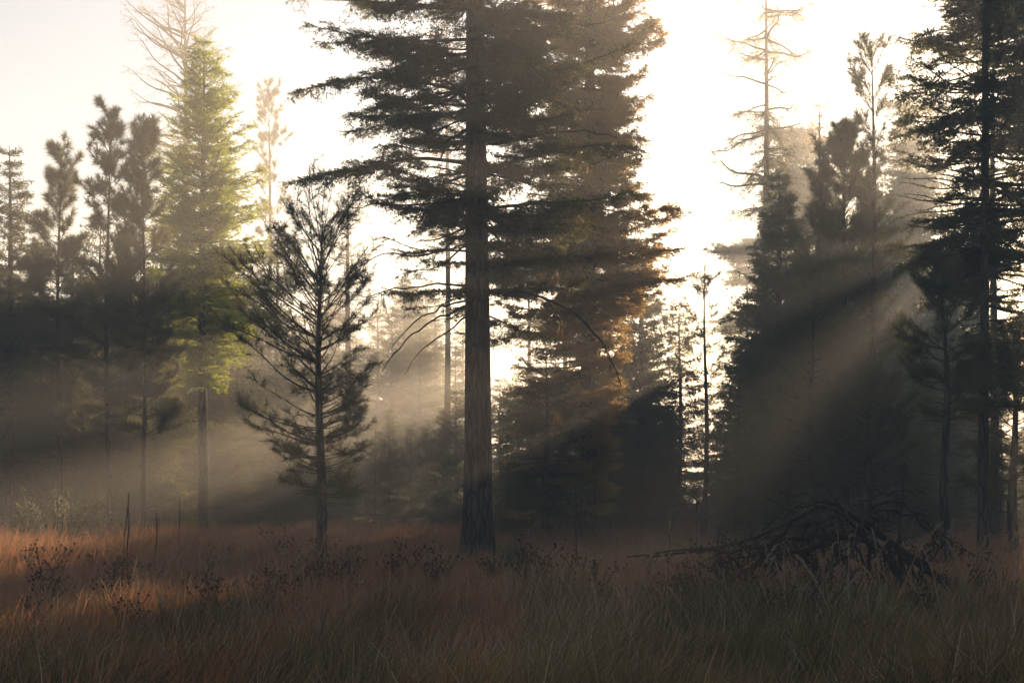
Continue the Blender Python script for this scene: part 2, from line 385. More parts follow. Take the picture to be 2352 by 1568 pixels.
GF = 30.0
def hero(pts, dY=0): return [(wx(p[0], GF + p[2]), GF + p[2], wz(p[1], GF + p[2])) for p in pts]
heroes = [
    hero([(1085, 215, 0), (980, 190, -.5), (860, 175, -.8), (760, 190, -1), (690, 208, -1.1)]),
    hero([(1085, 90, 0), (960, 95, -.5), (830, 85, -1), (725, 62, -1.2)]),
    hero([(1085, 260, 0), (1000, 262, -1), (900, 268, -1.8), (815, 268, -2)]),
    hero([(1085, 375, 0), (950, 360, -.8), (830, 385, -1.5), (740, 400, -1.8), (680, 418, -2)]),
    hero([(1085, 20, 0), (930, 10, .5), (800, 0, .8), (680, -2, 1)]),
    hero([(1110, 200, 0), (1200, 175, -1), (1300, 160, -1.2), (1440, 110, -1.4)]),
    hero([(1110, 390, 0), (1250, 350, -1), (1380, 330, -1.5), (1470, 345, -1.6)]),
    hero([(1110, 480, 0), (1250, 465, -1), (1380, 460, -1.5), (1450, 440, -1.6)]),
]
great = fir('great_fir_tree', 'great dark fir in the middle with the thick straight trunk', 'fir tree', 1097, GF, .315, -1250,
    [(-1150, 20, 20), (-700, 170, 170), (-300, 280, 270), (0, 350, 330), (120, 360, 370), (200, 330, 340), (330, 340, 330), (420, 330, 330), (520, 260, 300), (620, 230, 240), (700, 190, 200), (770, 90, 60)],
    step=.46, per=9, front=.75, ang=(-.22, .35), curv=(.12, .15), jit=.5, sec=.045, sl=.36, lmin=.3, droop=.14, fill=(-.24, 1.3, 5), shoot=.021, shl=.078, shw=.019, flare=1.5, extra=heroes)
# bare drooping limbs and hanging lichen of the great fir
def bare_limbs(r, limbs, Yc, name='dead_branch', m='dead'):
    loc = np.array(r.location)
    for pts, rad in limbs:
        p = np.array([(wx(q[0], Yc + q[2]), Yc + q[2], wz(q[1], Yc + q[2])) for q in pts]) - loc
        p = resample(p, 14); mb = MB()
        p[1:] += rng.normal(size=(13, 3)) * .018
        mb.tube(p, np.linspace(rad, rad * .3, 14), 6)
        Q, l, _, _ = secondaries(p[None], np.array([np.linalg.norm(p[-1] - p[0])]), .16, .2, .14, .14, (35, 80), .25, tilt=.6)
        mb.tubes(Q, (.004 + .004 * l[:, None]) * (1 - .6 * np.linspace(0, 1, 4)[None]), 3)
        mb.build(name, M[m], r, True)
bare_limbs(great, [
    ([(1125, 672, 0), (1200, 668, -.8), (1290, 700, -1.4), (1350, 745, -1.7), (1395, 810, -1.8), (1432, 890, -1.8)], .04),
    ([(1075, 655, 0), (1000, 652, -.5), (900, 665, -1), (830, 685, -1.3)], .028),
    ([(1075, 700, 0), (1000, 735, -.6), (930, 780, -1), (880, 850, -1.2)], .028),
    ([(1075, 690, 0), (1010, 705, .3), (950, 740, .6), (900, 800, .8)], .024),
    ([(1080, 720, 0), (1030, 760, -.5), (970, 800, -.8), (930, 860, -.9)], .022),
    ([(1070, 455, 0), (980, 470, -.6), (900, 470, -1), (780, 475, -1.2)], .026),
    ([(1070, 300, 0), (1030, 325, -.8), (1010, 370, -1)], .05),
    ([(1120, 330, 0), (1220, 310, -.8), (1330, 300, -1.2), (1420, 318, -1.5)], .035),
    ([(1070, 230, 0), (1040, 195, -.8), (1000, 180, -1)], .045),
    ([(1075, 560, 0), (960, 590, -.6), (870, 580, -1), (800, 640, -1.1)], .025)], GF)
def lichen(r, boxes, Yc):
    loc = np.array(r.location)
    for (px, py, dY, n, spread, ln) in boxes:
        mb = MB()
        B = np.stack([wx(px + U(-spread, spread, n), Yc + dY), Yc + dY + U(-.3, .3, n), wz(py + U(-12, 12, n), Yc + dY)], -1) - loc
        D = norm(np.stack([U(-.25, .25, n), U(-.25, .25, n), np.full(n, -1.)], -1))
        mb.leaves(B, D, ln * U(.5, 1.2, n), U(.012, .03, n))
        lo = mb.build('lichen', M['lichen'], r); lo['kind'] = 'stuff'
lichen(great, [(1280, 945, -1.8, 26, 8, .38), (1272, 630, -1.5, 14, 12, .28), (1300, 655, -1.5, 22, 22, .18), (1385, 790, -1.8, 24, 14, .28), (1410, 840, -1.8, 18, 10, .22), (1395, 770, -1.8, 10, 6, .2),
               (1290, 740, -1.2, 14, 12, .3), (1230, 780, -1, 14, 20, .25), (1420, 520, -1, 30, 50, .22), (1330, 500, -.5, 26, 60, .2), (878, 680, -1.1, 12, 6, .4), (950, 410, -1, 30, 60, .22), (820, 400, -1.4, 26, 60, .18),
               (1330, 180, -1, 24, 100, .16), (1250, 260, -1, 20, 80, .16), (1380, 380, -1, 24, 70, .2), (720, 208, -1, 30, 40, .18), (930, 190, -1, 30, 80, .18)], GF)

fir('fir_tree', 'second fir close behind the great fir on its right, its outer boughs lit golden', 'fir tree', 1350, 39, .24, -700,
    [(-650, 10, 10), (-200, 110, 100), (0, 160, 120), (150, 190, 155), (280, 200, 130), (400, 170, 110), (480, 200, 215), (580, 220, 255), (680, 200, 150), (780, 190, 75), (1000, 190, 60), (1160, 190, 60)],
    material='fir_suntint', step=.38, per=12, ang=(-.22, .4), curv=(.12, .15), jit=.45, sec=.06, sl=.34, lmin=.3, droop=.12, fill=(-.45, .9, 8), shoot=.026, shl=.11, shw=.027)
fir('fir_tree', 'pale slender fir trunk showing through the left boughs of the great fir', 'fir tree', 1026, 62, .16, -60,
    [(-55, 5, 5), (20, 50, 50), (150, 90, 80), (300, 95, 90), (450, 80, 80), (560, 60, 60)], material='fir_suntint', step=.7, per=5,
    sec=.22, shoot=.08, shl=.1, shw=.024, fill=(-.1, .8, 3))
fir('fir_tree', 'dense dark fir with boughs to the ground, left of the bright gap', 'fir tree', 1475, 50.5, .2, 560,
    [(570, 3, 3), (680, 40, 40), (800, 75, 70), (950, 100, 85), (1100, 110, 105), (1190, 110, 125)], step=.28, per=9, sec=.08, shoot=.04, shl=.13, shw=.034, fill=(-.6, 1, 4))
fir('fir_tree', 'bushy young fir with sunlit sprays right of the thick trunk', 'fir tree', 1255, 37, .1, 800,
    [(805, 3, 3), (880, 80, 60), (980, 105, 80), (1080, 90, 90), (1180, 80, 90)], step=.26, per=9, sec=.08, shoot=.03, shl=.1, shw=.024, fill=(-.4, 1.2, 6))
pine('pine_tree', 'slender sparse pine standing in the bright gap between the dark trees', 'pine tree', 1617, 42, .085, 600,
     [(615, 8, 8), (660, 35, 35), (750, 70, 55), (900, 75, 55), (1040, 50, 50), (1140, 50, 50)], step=0.51, per=5, ang=(.3, .8), curv=(.1, .1), nn=36, nl=.12, nw=.008, bare=.55, shoots=.3)
fir('larch_tree', 'very tall hazy larch with long level branches rising above the dark firs', 'larch tree', 1760, 60, .24, -120,
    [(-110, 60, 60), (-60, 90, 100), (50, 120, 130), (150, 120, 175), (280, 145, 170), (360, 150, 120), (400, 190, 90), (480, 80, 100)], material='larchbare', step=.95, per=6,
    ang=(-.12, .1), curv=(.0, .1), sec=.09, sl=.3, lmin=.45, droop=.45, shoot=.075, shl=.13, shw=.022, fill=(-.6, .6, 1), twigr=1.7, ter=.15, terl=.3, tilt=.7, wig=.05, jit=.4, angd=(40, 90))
fir('spruce_tree', 'dense dark pointed spruce under the tall larch, right of the bright gap', 'spruce tree', 1790, 44, .2, 385,
    [(395, 4, 4), (480, 35, 35), (620, 75, 75), (750, 105, 110), (900, 140, 140), (1100, 165, 160), (1190, 160, 160)], step=.27, per=9, sec=.08, shoot=.035, shl=.13, shw=.034, fill=(-.75, 1, 4))
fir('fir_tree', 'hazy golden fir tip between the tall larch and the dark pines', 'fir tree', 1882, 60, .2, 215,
    [(225, 4, 4), (330, 35, 35), (500, 60, 60), (700, 80, 80)], material='fir_suntint', step=.5, per=6, sec=.2, shoot=.08, shl=.12, shw=.026, fill=(-.4, 1, 4))
pine('pine_tree', 'broad dark pine with glowing edges left of the bare stemmed pine', 'pine tree', 1938, 38, .14, 290,
     [(305, 10, 10), (400, 55, 50), (520, 80, 75), (700, 115, 100), (780, 125, 100), (850, 130, 100), (862, 130, 25), (895, 140, 25), (910, 140, 110), (1100, 140, 140)], step=0.31, per=7, ang=(.1, 1.0), nn=88, nl=.17, nw=.009)
pine('pine_tree', 'tall pine with bare stem and small tip left of the huge black fir', 'pine tree', 2004, 37, .12, 95,
     [(110, 8, 8), (180, 45, 35), (270, 55, 50), (400, 45, 70), (560, 45, 60), (700, 90, 90), (770, 80, 80), (784, 12, 12), (808, 12, 12), (820, 80, 80), (1000, 100, 110)], step=0.53, per=5, ang=(.2, 1.0), nn=64, nl=.15, nw=.008, bare=.5)
pine('pine_tree', 'low dark pine in the shade below the bare stemmed pine', 'pine tree', 1990, 34, .11, 815,
     [(830, 12, 12), (930, 90, 90), (1000, 150, 120), (1120, 150, 140)], step=0.31, per=7, ang=(.05, .8), nn=80, nl=.15, nw=.008, extra_dead=.8)
pine('pine_tree', 'bushy dark pine behind the heap of dead branches', 'pine tree', 1870, 35, .11, 600,
     [(615, 12, 12), (720, 70, 70), (900, 110, 120), (1120, 130, 150)], step=0.31, per=7, ang=(.05, .8), nn=80, nl=.15, nw=.008, extra_dead=.8)
SF = 28.0
fir('fir_tree', 'huge black fir at the right edge with heavy shelving boughs', 'fir tree', 2258, SF, .10, -1000,
    [(-950, 20, 20), (-400, 150, 200), (-100, 160, 280), (60, 215, 300), (230, 210, 300), (400, 200, 300), (520, 215, 300), (600, 190, 280), (660, 110, 240), (760, 60, 200), (930, 60, 150)],
    step=.45, per=14, ang=(-.2, .35), curv=(.08, .15), jit=.35, sec=.045, sl=.4, lmin=.35, droop=.15, fill=(-.12, .9, 5), shoot=.024, shl=.085, shw=.022)
fir('fir_tree', 'thin reddish fir stem with sparse boughs right of the huge black fir trunk', 'fir tree', 2284, 36, .12, -100,
    [(-90, 10, 10), (200, 100, 110), (500, 110, 110), (800, 110, 120), (1000, 110, 120)], material='fir_suntint', step=.5, per=5, sec=.14, shoot=.06, shl=.08, shw=.018, fill=(.0, 1.2, 9))
pine('pine_tree', 'dark pine with a bare leaning lower trunk beside the heap of dead branches', 'pine tree', 2183, 25, .105, 640,
     [(655, 12, 12), (720, 70, 70), (800, 110, 90), (900, 110, 100), (960, 60, 60)], step=0.26, per=6, ang=(-.05, .8), nn=72, nl=.12, nw=.0055, lean=(-.12, 0), shoots=.12, extra_dead=1.1, wob=.05)
pine('pine_tree', 'dark pine at the right edge behind the leaning trunk', 'pine tree', 2330, 30, .12, 760,
     [(775, 12, 12), (880, 100, 90), (1000, 110, 100), (1150, 100, 100)], step=0.31, per=7, ang=(.0, .8), nn=64, nl=.14, nw=.007, extra_dead=1.0)
# heights of the wood are capped so that the low sun reaches under the big crowns, as in the photo
def cap(px, Y, tp, th=None):
    K = (2250 - px) * Y
    if px > 2215 or K > 92000 or 14000 < K < 23000: return tp
    if K <= 14000: th = 51.5
    if th is None: th = 26.5 if K < 45000 else (U(18.5, 21) if U(0, 1) < .6 else U(24.5, 30))
    return max(tp, 520 + (2250 - px) * math.tan(math.radians(th)))
rng = np.random.default_rng(1014)
# ------------------------------------------------------------------ far wood
def far_proto(kind, H, loc, label):
    r = root('distant_conifer', loc, label, 'conifer', 'conifers of the distant wood')
    tm, ax = trunk_mesh(.2, H, (0, 0), 1.2, 8); tm.build('trunk', M['bark'], r, True)
    w = {0: .2, 1: .17, 2: .24}[kind]
    pr = np.array([[H * .05, H * w, H * w], [H * .4, H * w * .8, H * w * .8], [H * .99, .15, .15]])
    P, L, a, u = primaries(pr, ax, .45, 9, (-.25, .5), (.15, .1), .45)
    bm = MB(); bm.tubes(P, (.006 + .011 * L[:, None]) * (1 - .85 * np.linspace(0, 1, 9)[None]), 4); bm.build('branches', M['twig'], r, True)
    Q, l, i, t = secondaries(P, L, .13, .1, .38, .4, (35, 75), .15, fill=(-.5, .7, kind))
    cm = MB(); Q3, l3, _, _ = secondaries(Q, l, .12, .05, .5, .3, (35, 70), .1, tilt=.35, n=3)
    add_shoots(cm, Q3, l3, .06, .17, .045); add_shoots(cm, Q, l, .06, .17, .045); cm.build('crown', M['fir'], r)
    return r
LF = 'dark conifer standing in the hazy wood behind the left meadow'
LR = 'dark low conifer in the wood behind the right hand trees, set to shade the haze'
pro = [far_proto(0, 15, (wx(60, 80), 80, 0), LF), far_proto(1, 16, (wx(560, 95), 95, 0), LF), far_proto(2, 14, (wx(930, 84), 84, 0), LF)]
for k in range(64):
    px = -150 + 1260 * (k + U(0, 1)) / 64; Y = U(58, 125)
    tp = U(590, 760) + (40 if px > 560 else 0)
    p = pro[k % 3]; H = [15, 16, 14][k % 3]
    dup(p, (wx(px, Y), Y, -.1), U(0, 6.28), wz(cap(px, Y, tp), Y) / H)
for k in range(40):  # right hand wood thickened to keep the sun off the low haze
    px = 1700 + 500 * (k + U(0, 1)) / 40; Y = U(52, 110); p = pro[k % 3]; H = [15, 16, 14][k % 3]
    q = wz(cap(px, Y, U(480, 600)), Y) / H; dup(p, (wx(px, Y), Y, -.1), U(0, 6.28), (min(q, .75), min(q, .75), q), LR)
for k in range(12):
    px = 1120 + 390 * (k + U(0, 1)) / 12; Y = U(58, 95); p = pro[k % 3]; H = [15, 16, 14][k % 3]
    dup(p, (wx(px, Y), Y, -.1), U(0, 6.28), wz(cap(px, Y, U(620, 700)), Y) / H, 'dark low conifer in the wood behind the second fir')
LT = 'tall dark conifer added behind the right hand trees to block the sun'  # hidden narrow trees added as sun blockers, gaps between them leave shafts
for k, (Kk, Y, tp) in enumerate([(1500, 92, 390), (3500, 64, 400), (500, 80, 400), (16500, 74, 400), (17500, 90, 390), (15500, 96, 390), (21500, 64, 410), (20500, 82, 400), (22500, 97, 390),
        (19500, 70, 400), (41000, 84, 420), (41500, 94, 400), (42500, 100, 400), (44000, 90, 430), (23500, 88, 390), (18500, 56, 400), (2000, 98, 390), (13500, 86, 400), (7000, 94, 400),
        (12500, 60, 420), (24000, 76, 400), (24500, 100, 390), (17000, 99, 390), (9500, 70, 420)]):
    p = pro[k % 3]; H = [15, 16, 14][k % 3]; q = wz(tp, Y) / H; px = 2250 - Kk / Y
    dup(p, (wx(px, Y), Y, -.1), U(0, 6.28), (q * .42, q * .42, q), LT)
def tiered(px, Y, top, tiers, label, w=2.7):
    X = wx(px, Y); H = wz(top, Y); r = root('sun_blocker_conifer', (X, Y, 0), label, 'conifer')
    tm, ax = trunk_mesh(.2, H, (0, 0), 1.2, 8); tm.build('trunk', M['bark'], r, True)
    bm, cm = MB(), MB()
    for (th, n, ww) in tiers + [(None, 26, .35)]:
        z = wz(520 + (2250 - px) * math.tan(math.radians(th)), Y) if th is not None else H - 1.6
        pr = np.array([[z - .3, w * ww, w * ww], [z + (.3 if th is not None else 1.5), w * ww * .8, w * ww * .8]])
        P, L, a, u = primaries(pr, ax, .7, n, (-.12, .0), (.1, .1), .35)
        bm.tubes(P, (.006 + .011 * L[:, None]) * (1 - .85 * np.linspace(0, 1, 9)[None]), 4)
        Q, l, _, _ = secondaries(P, L, .12, .1, .38, .4, (35, 75), .12, tilt=.1)
        Q3, l3, _, _ = secondaries(Q, l, .12, .05, .5, .3, (35, 70), .1, tilt=.2, n=3)
        add_shoots(cm, Q3, l3, .05, .17, .045); add_shoots(cm, Q, l, .05, .17, .045)
    bm.build('branches', M['twig'], r, True); cm.build('crown', M['fir'], r)
TI = [(4.5, 14, 1), (6, 12, .9), (12.6, 10, .75), (21.3, 14, 1.1), (22.8, 12, 1.1)]  # tiers cast the dark stripes between the left shafts
tiered(1300, 70, 545, TI, 'conifer added behind the second fir, its separate tiers of boughs striping the sunlight')
tiered(1735, 112, 540, TI + [(13, 7, .8)], 'added tiered conifer far behind the pointed spruce, striping the sunlight')
tiered(1215, 82, 560, TI, 'added tiered conifer between the great fir and the second fir, striping the sunlight')
TU = [(a, 14, .8) for a in (-27, -23, -19, -15, -11, -7, -3, 1, 3.5)]  # high crowns added to block the sun above the shafts
T3 = [(a, 14, .85) for a in (-62, -50, -40, -32, -24, -16, -8, 0, 7, 14, 21, 28, 34, 39, 42)]
tiered(2100, 78, 400, T3, 'added high crowned conifer far behind the low dark pine, blocking the sun', 2.1)
tiered(2085, 92, 400, T3, 'added pale high crowned conifer deep behind the low dark pine, blocking the sun', 1.8)
tiered(1800, 80, 420, TU, 'added high crowned conifer far behind the broad dark pine, blocking the sun', 1.9)
tiered(1841, 88, 410, TU, 'added high crowned conifer far behind the bare stemmed pine, blocking the sun', 1.9)
tiered(1875, 96, 400, TU, 'added high crowned conifer between two others far behind the broad dark pine, blocking the sun', 1.9)
tiered(1715, 94, 552, TI, 'added tiered conifer just right of the bright gap, striping the sunlight')
rng = np.random.default_rng(286)
# unseen trees added on both sides and behind to dim skylight in the haze
LS = 'unseen conifer added around the clearing to dim the haze'
k = 0
for (x0, x1, y0, y1, n) in [(-46, -24, 18, 62, 14), (30, 52, 22, 60, 12), (-60, 60, -58, -22, 22), (-55, -30, -20, 18, 9), (30, 55, -20, 20, 9)]:
    for _ in range(n):
        x, y = U(x0, x1), U(y0, y1); k += 1
        if abs(x) < .40 * y + 3.5 and y > 0: x = math.copysign(.40 * y + 4 + U(0, 6), x)
        dup(pro[k % 3], (x, y, -.1), U(0, 6.28), U(1.1, 1.45), LS)
for Kk, Y in ((31500, 58), (33000, 70), (30500, 82), (34000, 92), (32000, 104)):  # low trees added to close the sun gap near the ground
    px = 2250 - Kk / Y; q = wz(520 + (2250 - px) * math.tan(math.radians(26)), Y) / 15
    dup(pro[0], (wx(px, Y), Y, -.1), U(0, 6.28), (.85, .85, q), LR)
rng = np.random.default_rng(390)
# thickets at middle distance
def thick_proto(kind, H, loc, label, group):
    r = root('thicket_conifer', loc, label, 'conifer', group)
    tm, ax = trunk_mesh(.11, H, (0, 0), 1.2, 8); tm.build('trunk', M['bark'], r, True)
    w = [.19, .24][kind]
    pr = np.array([[.3, H * w, H * w], [H * .4, H * w * .85, H * w * .85], [H * .8, H * w * .4, H * w * .4], [H * .99, .1, .1]])
    P, L, a, u = primaries(pr, ax, .3, 8, (-.2, .6), (.15, .1), .45)
    bm = MB(); bm.tubes(P, (.005 + .009 * L[:, None]) * (1 - .85 * np.linspace(0, 1, 9)[None]), 4); bm.build('branches', M['twig'], r, True)
    Q, l, i, t = secondaries(P, L, .09, .1, .4, .28, (35, 75), .12, fill=(-.5, 1.1, kind))
    Q3, l3, _, _ = secondaries(Q, l, .07, .05, .5, .2, (35, 70), .1, tilt=.35, n=3)
    cm = MB(); add_shoots(cm, Q3, l3, .04, .12, .03); add_shoots(cm, Q, l, .04, .12, .03); cm.build('crown', M['fir'], r)
    return r
G2 = 'conifers of the nearer thickets'
TL = 'dark young conifer of the thicket under the left pines'; TC = 'dark young conifer in the low thicket behind the great fir'; TR = 'dark young conifer of the black thicket right of the gap'
tp_ = [thick_proto(0, 8, (wx(70, 47), 47, 0), TL, G2), thick_proto(1, 8, (wx(1560, 50), 50, 0), TC, G2)]
spots = [(-20, 50, 520, TL), (170, 46, 560, TL), (230, 50, 500, TL), (300, 46, 600, TL), (370, 44, 520, TL), (410, 52, 620, TL), (560, 56, 640, TL), (640, 60, 560, TL),
         (1165, 44, 900, TC), (1220, 42, 880, TC), (1285, 46, 860, TC), (1370, 48, 850, TC), (1410, 52, 820, TC), (1500, 52, 830, TC), (1545, 57, 900, TC), (1190, 48, 760, TC), (1240, 54, 700, TC), (1330, 50, 800, TC), (1400, 44, 860, TC), (1440, 55, 720, TC), (1515, 54, 900, TC), (1150, 58, 640, TC),
         (1700, 42, 780, TR), (1740, 50, 640, TR), (1690, 38, 960, TR), (1830, 46, 560, TR), (1900, 50, 520, TR), (1960, 47, 905, TR), (2040, 50, 805, TR), (2095, 44, 740, TR),
         (2165, 48, 720, TR), (2350, 52, 980, TR), (2120, 36, 960, TR), (2420, 50, 900, TR), (2290, 60, 960, TR), (2300, 44, 900, TR), (2385, 38, 820, TR), (1810, 38, 820, TR)]
spots += [(600 + 480 * (q + U(0, 1)) / 12, U(49, 58), 700, TC) for q in range(12)]
spots += [(-60 + 640 * (q + U(0, 1)) / 17, U(48, 57), U(600, 740), TL) for q in range(17)]
for k, (px, Y, tp, lb) in enumerate(spots):
    p = tp_[k % 2]; h = wz(cap(px, Y, tp, U(17, 20)) if lb == TC else tp, Y) / 8; w_ = min(h * U(.8, 1.1), 1.5) 
    dup(p, (wx(px, Y), Y, float(ground(wx(px, Y), Y)) - .05), U(0, 6.28), (w_, w_, h), lb)

rng = np.random.default_rng(975)
# ------------------------------------------------------------------ grass
def blades(mb, X, Y, h, w, lean, az, seg=3):
    k = len(X); Z = ground(X, Y) - .02
    s = np.linspace(0, 1, seg + 1)
    dx = np.cos(az) ; dy = np.sin(az)
    c = np.stack([X[:, None] + dx[:, None] * (lean * h)[:, None] * s[None] ** 1.8, Y[:, None] + dy[:, None] * (lean * h)[:, None] * s[None] ** 1.8,
                  Z[:, None] + h[:, None] * (s[None] - .35 * (lean[:, None] ** 1.5) * s[None] ** 3)], -1)
    ra = U(0, math.pi, k); side = np.stack([np.cos(ra), np.sin(ra) * .6, np.zeros(k)], -1)
    ww = w[:, None] * (1 - s[None]) ** .6 * .5
    Lf = c - side[:, None] * ww[..., None]; Rt = c + side[:, None] * ww[..., None]
    V = np.concatenate([np.stack([Lf[:, :-1], Rt[:, :-1]], 2).reshape(k, -1, 3), c[:, -1:]], 1)   # 2*seg + 1
    n = 2 * seg + 1; base = (np.arange(k) * n)[:, None]
    q = []
    for j in range(seg - 1): q.append(np.stack([base[:, 0] + 2 * j, base[:, 0] + 2 * j + 1, base[:, 0] + 2 * j + 3, base[:, 0] + 2 * j + 2], -1))
    t = np.stack([base[:, 0] + 2 * (seg - 1), base[:, 0] + 2 * seg - 1, base[:, 0] + 2 * seg], -1)
    off = mb.n; mb.add(V.reshape(-1, 3), np.concatenate(q), t)
def scatter(n, y0, y1, margin=1.15, pw=1.0):
    Y = y0 + (y1 - y0) * U(0, 1, n) ** pw
    X = U(-1, 1, n) * .36 * margin * Y
    return X, Y
def greenness(X, Y):
    px = X / Y * F + 1176
    g = 1 / (1 + np.exp((Y - 15.5 - .0012 * (px - 900)) / 1.3))
    g = g + .25 * np.sin(X * 1.1 + 2) * np.sin(Y * .8) - .35 * np.exp(-((px - 0) / 350) ** 2) * (Y > 13)
    return g
def clumped(n, cn, y0, y1, spread, pw=1.0):
    cx, cy = scatter(cn, y0, y1, pw=pw); i = rng.integers(0, cn, n)
    ox = rng.normal(size=n) * spread; oy = rng.normal(size=n) * spread
    return cx[i] + ox, cy[i] + oy, np.arctan2(oy, ox), U(.7, 1.35, cn)[i]
gm, dm, pm = MB(), MB(), MB()
for (n, cn, y0, y1, sp, w, h) in [(110000, 1700, 7.5, 17, .11, .016, .42), (105000, 2600, 16, 28, .15, .017, .38), (80000, 2500, 26, 48, .25, .02, .38), (30000, 900, 46, 90, .4, .03, .4)]:
    X, Y, az, hs = clumped(n, cn, y0, y1, sp)
    X2, Y2 = scatter(n // 4, y0, y1); X = np.r_[X, X2]; Y = np.r_[Y, Y2]; az = np.r_[az, U(0, 6.28, len(X2))]; hs = np.r_[hs, U(.5, .9, len(X2))]
    ok = Y > 7; X, Y, az, hs = X[ok], Y[ok], az[ok], hs[ok]
    g = greenness(X, Y) * .75 + .3 * (X > 0) * (Y < 17) + .45 * blobnoise(np.stack([X, Y, X * 0], -1), 2.3, 5) + rng.normal(size=len(X)) * .3; k = len(X)
    pale = U(0, 1, k) < .09 + .14 * (blobnoise(np.stack([X, Y, X * 0], -1), 1.1, 9) > .3)
    az = np.where(U(0, 1, k) < .4, U(-.6, .5, k), az)
    hh = h * hs * U(.5, 1.35, k); le = U(.1, .8, k); ww = w * U(.35, 1.4, k)
    patch = blobnoise(np.stack([X, Y * .7, X * 0], -1), 1.5, 2)           # taller and shorter patches
    hh = hh * (1 + .3 * patch)
    for m_, sel in ((gm, (g > .5) & ~pale), (dm, (g <= .5) & ~pale), (pm, pale)):
        blades(m_, X[sel], Y[sel], hh[sel] * (1.15 if m_ is pm else 1), ww[sel] * (1 if m_ is gm else .8 if m_ is dm else .65), le[sel], az[sel])
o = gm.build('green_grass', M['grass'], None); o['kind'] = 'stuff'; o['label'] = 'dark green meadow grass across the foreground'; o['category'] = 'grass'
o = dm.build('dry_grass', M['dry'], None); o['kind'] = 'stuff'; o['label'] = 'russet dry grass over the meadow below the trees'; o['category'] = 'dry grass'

o = pm.build('pale_grass', M['straw'], None); o['kind'] = 'stuff'; o['label'] = 'pale bleached blades mixed through the meadow grass'; o['category'] = 'dry grass'
rng = np.random.default_rng(403)
# ---- tall seeding grass stems (individuals)
def stem_curve(h, lean, az, n=9):
    t = np.linspace(0, 1, n); d = np.array([math.cos(az), math.sin(az), 0])
    return np.outer(t ** 1.9 * lean * h, d) + np.outer(h * (t - .3 * lean * t ** 3), [0, 0, 1])
def make_stem(h, lean, kind, label, group, loc, name='grass_stem', az=0.0):
    r = root(name, loc, label, 'grass stem', group)
    c_ = stem_curve(h, lean, az); mb = MB(); mb.tube(c_, np.linspace(.0045, .0025, len(c_)), 4); mb.build('stalk', M['straw'], r, True)
    hb_ = MB(); k = 90 if kind != 1 else 60
    t = U(.78 if kind != 2 else .7, 1, k); B, T = sample(c_[None], np.zeros(k, int), t)
    rr = norm(rng.normal(size=(k, 3)))
    if kind == 0: D, L, Wd = norm(T + .35 * rr), U(.03, .05, k), np.full(k, .006)      # narrow spike
    elif kind == 1: D, L, Wd = norm(T * .7 + rr * .8 + np.array([.2, 0, -.3])), U(.03, .07, k), np.full(k, .005)   # open panicle
    else: D, L, Wd = norm(T * .8 + rr * .45), U(.03, .05, k), np.full(k, .007)
    hb_.leaves(B, D, L, Wd); hb_.build('seed_head', M['straw'], r)
    lb_ = MB()
    for q in range(3):
        t0 = U(.1, .5); B, T = sample(c_[None], np.zeros(1, int), np.array([t0])); a = U(0, 6.28)
        lb_.leaves(B, norm(np.array([[math.cos(a) * .5, math.sin(a) * .5, 1.]])), np.array([h * U(.25, .4)]), np.array([.009]))
    lb_.build('blade', M['straw'], r)
    return r
GS = 'tall seeding grass stems'
LSt = ['thin pale grass stem with a narrow seed spike in the shaded right foreground', 'thin pale grass stem with a loose nodding head in the shaded right foreground', 'thin pale grass stem with a feathery head in the shaded right foreground']
LSl = ['thin dry grass stem with a narrow seed spike in the left meadow', 'thin dry grass stem with a loose nodding head in the left meadow', 'thin dry grass stem with a feathery head in the left meadow']
def gpt(px, Y): x = wx(px, Y); return (x, Y, float(ground(x, Y)))
st = [make_stem(1.0, .25, 0, LSt[0], GS, gpt(1720, 14)), make_stem(1.0, .45, 1, LSt[1], GS, gpt(1880, 13.5)), make_stem(1.0, .3, 2, LSt[2], GS, gpt(2250, 14.5))]
for k in range(150):
    px, Y = U(1350, 2380), U(12.5, 19); j = int(rng.integers(3)); sc_ = U(.5, 1.15) * (1.1 if px > 1900 else .9)
    dup(st[j], gpt(px, Y), U(0, 6.28), (sc_ * U(.4, 1.3), sc_ * U(.4, 1.3), sc_), LSt[j])
for k in range(70):
    px, Y = U(-20, 1450), U(13, 25); j = int(rng.integers(3)); dup(st[j], gpt(px, Y), U(-1, 1.2), U(.55, .95), LSl[j])
# the two long single straws at the left
for pts, lb in (([(150, 1580), (110, 1500), (70, 1440), (36, 1400)], 'long pale straw slanting up at the lower left corner'), ([(345, 1400), (310, 1310), (285, 1272), (240, 1262)], 'arched pale straw bending left in the left meadow')):
    Ys = 12.0 if pts[0][0] < 200 else 19.0
    p = np.array([(wx(a, Ys), Ys, wz(b, Ys)) for a, b in pts]); p = resample(p, 12); o_ = p[0].copy()
    r = root('straw', tuple(o_), lb, 'grass stem'); mb = MB(); mb.tube(p - o_, np.linspace(.006, .003, 12), 4); mb.build('stalk', M['straw'], r, True)
    q = p - o_; k = 70; B, T = sample(q[None], np.zeros(k, int), U(.62, 1, k)); hb_ = MB(); hb_.leaves(B, norm(T + .3 * rng.normal(size=(k, 3))), U(.025, .05, k), np.full(k, .008)); hb_.build('seed_head', M['straw'], r)

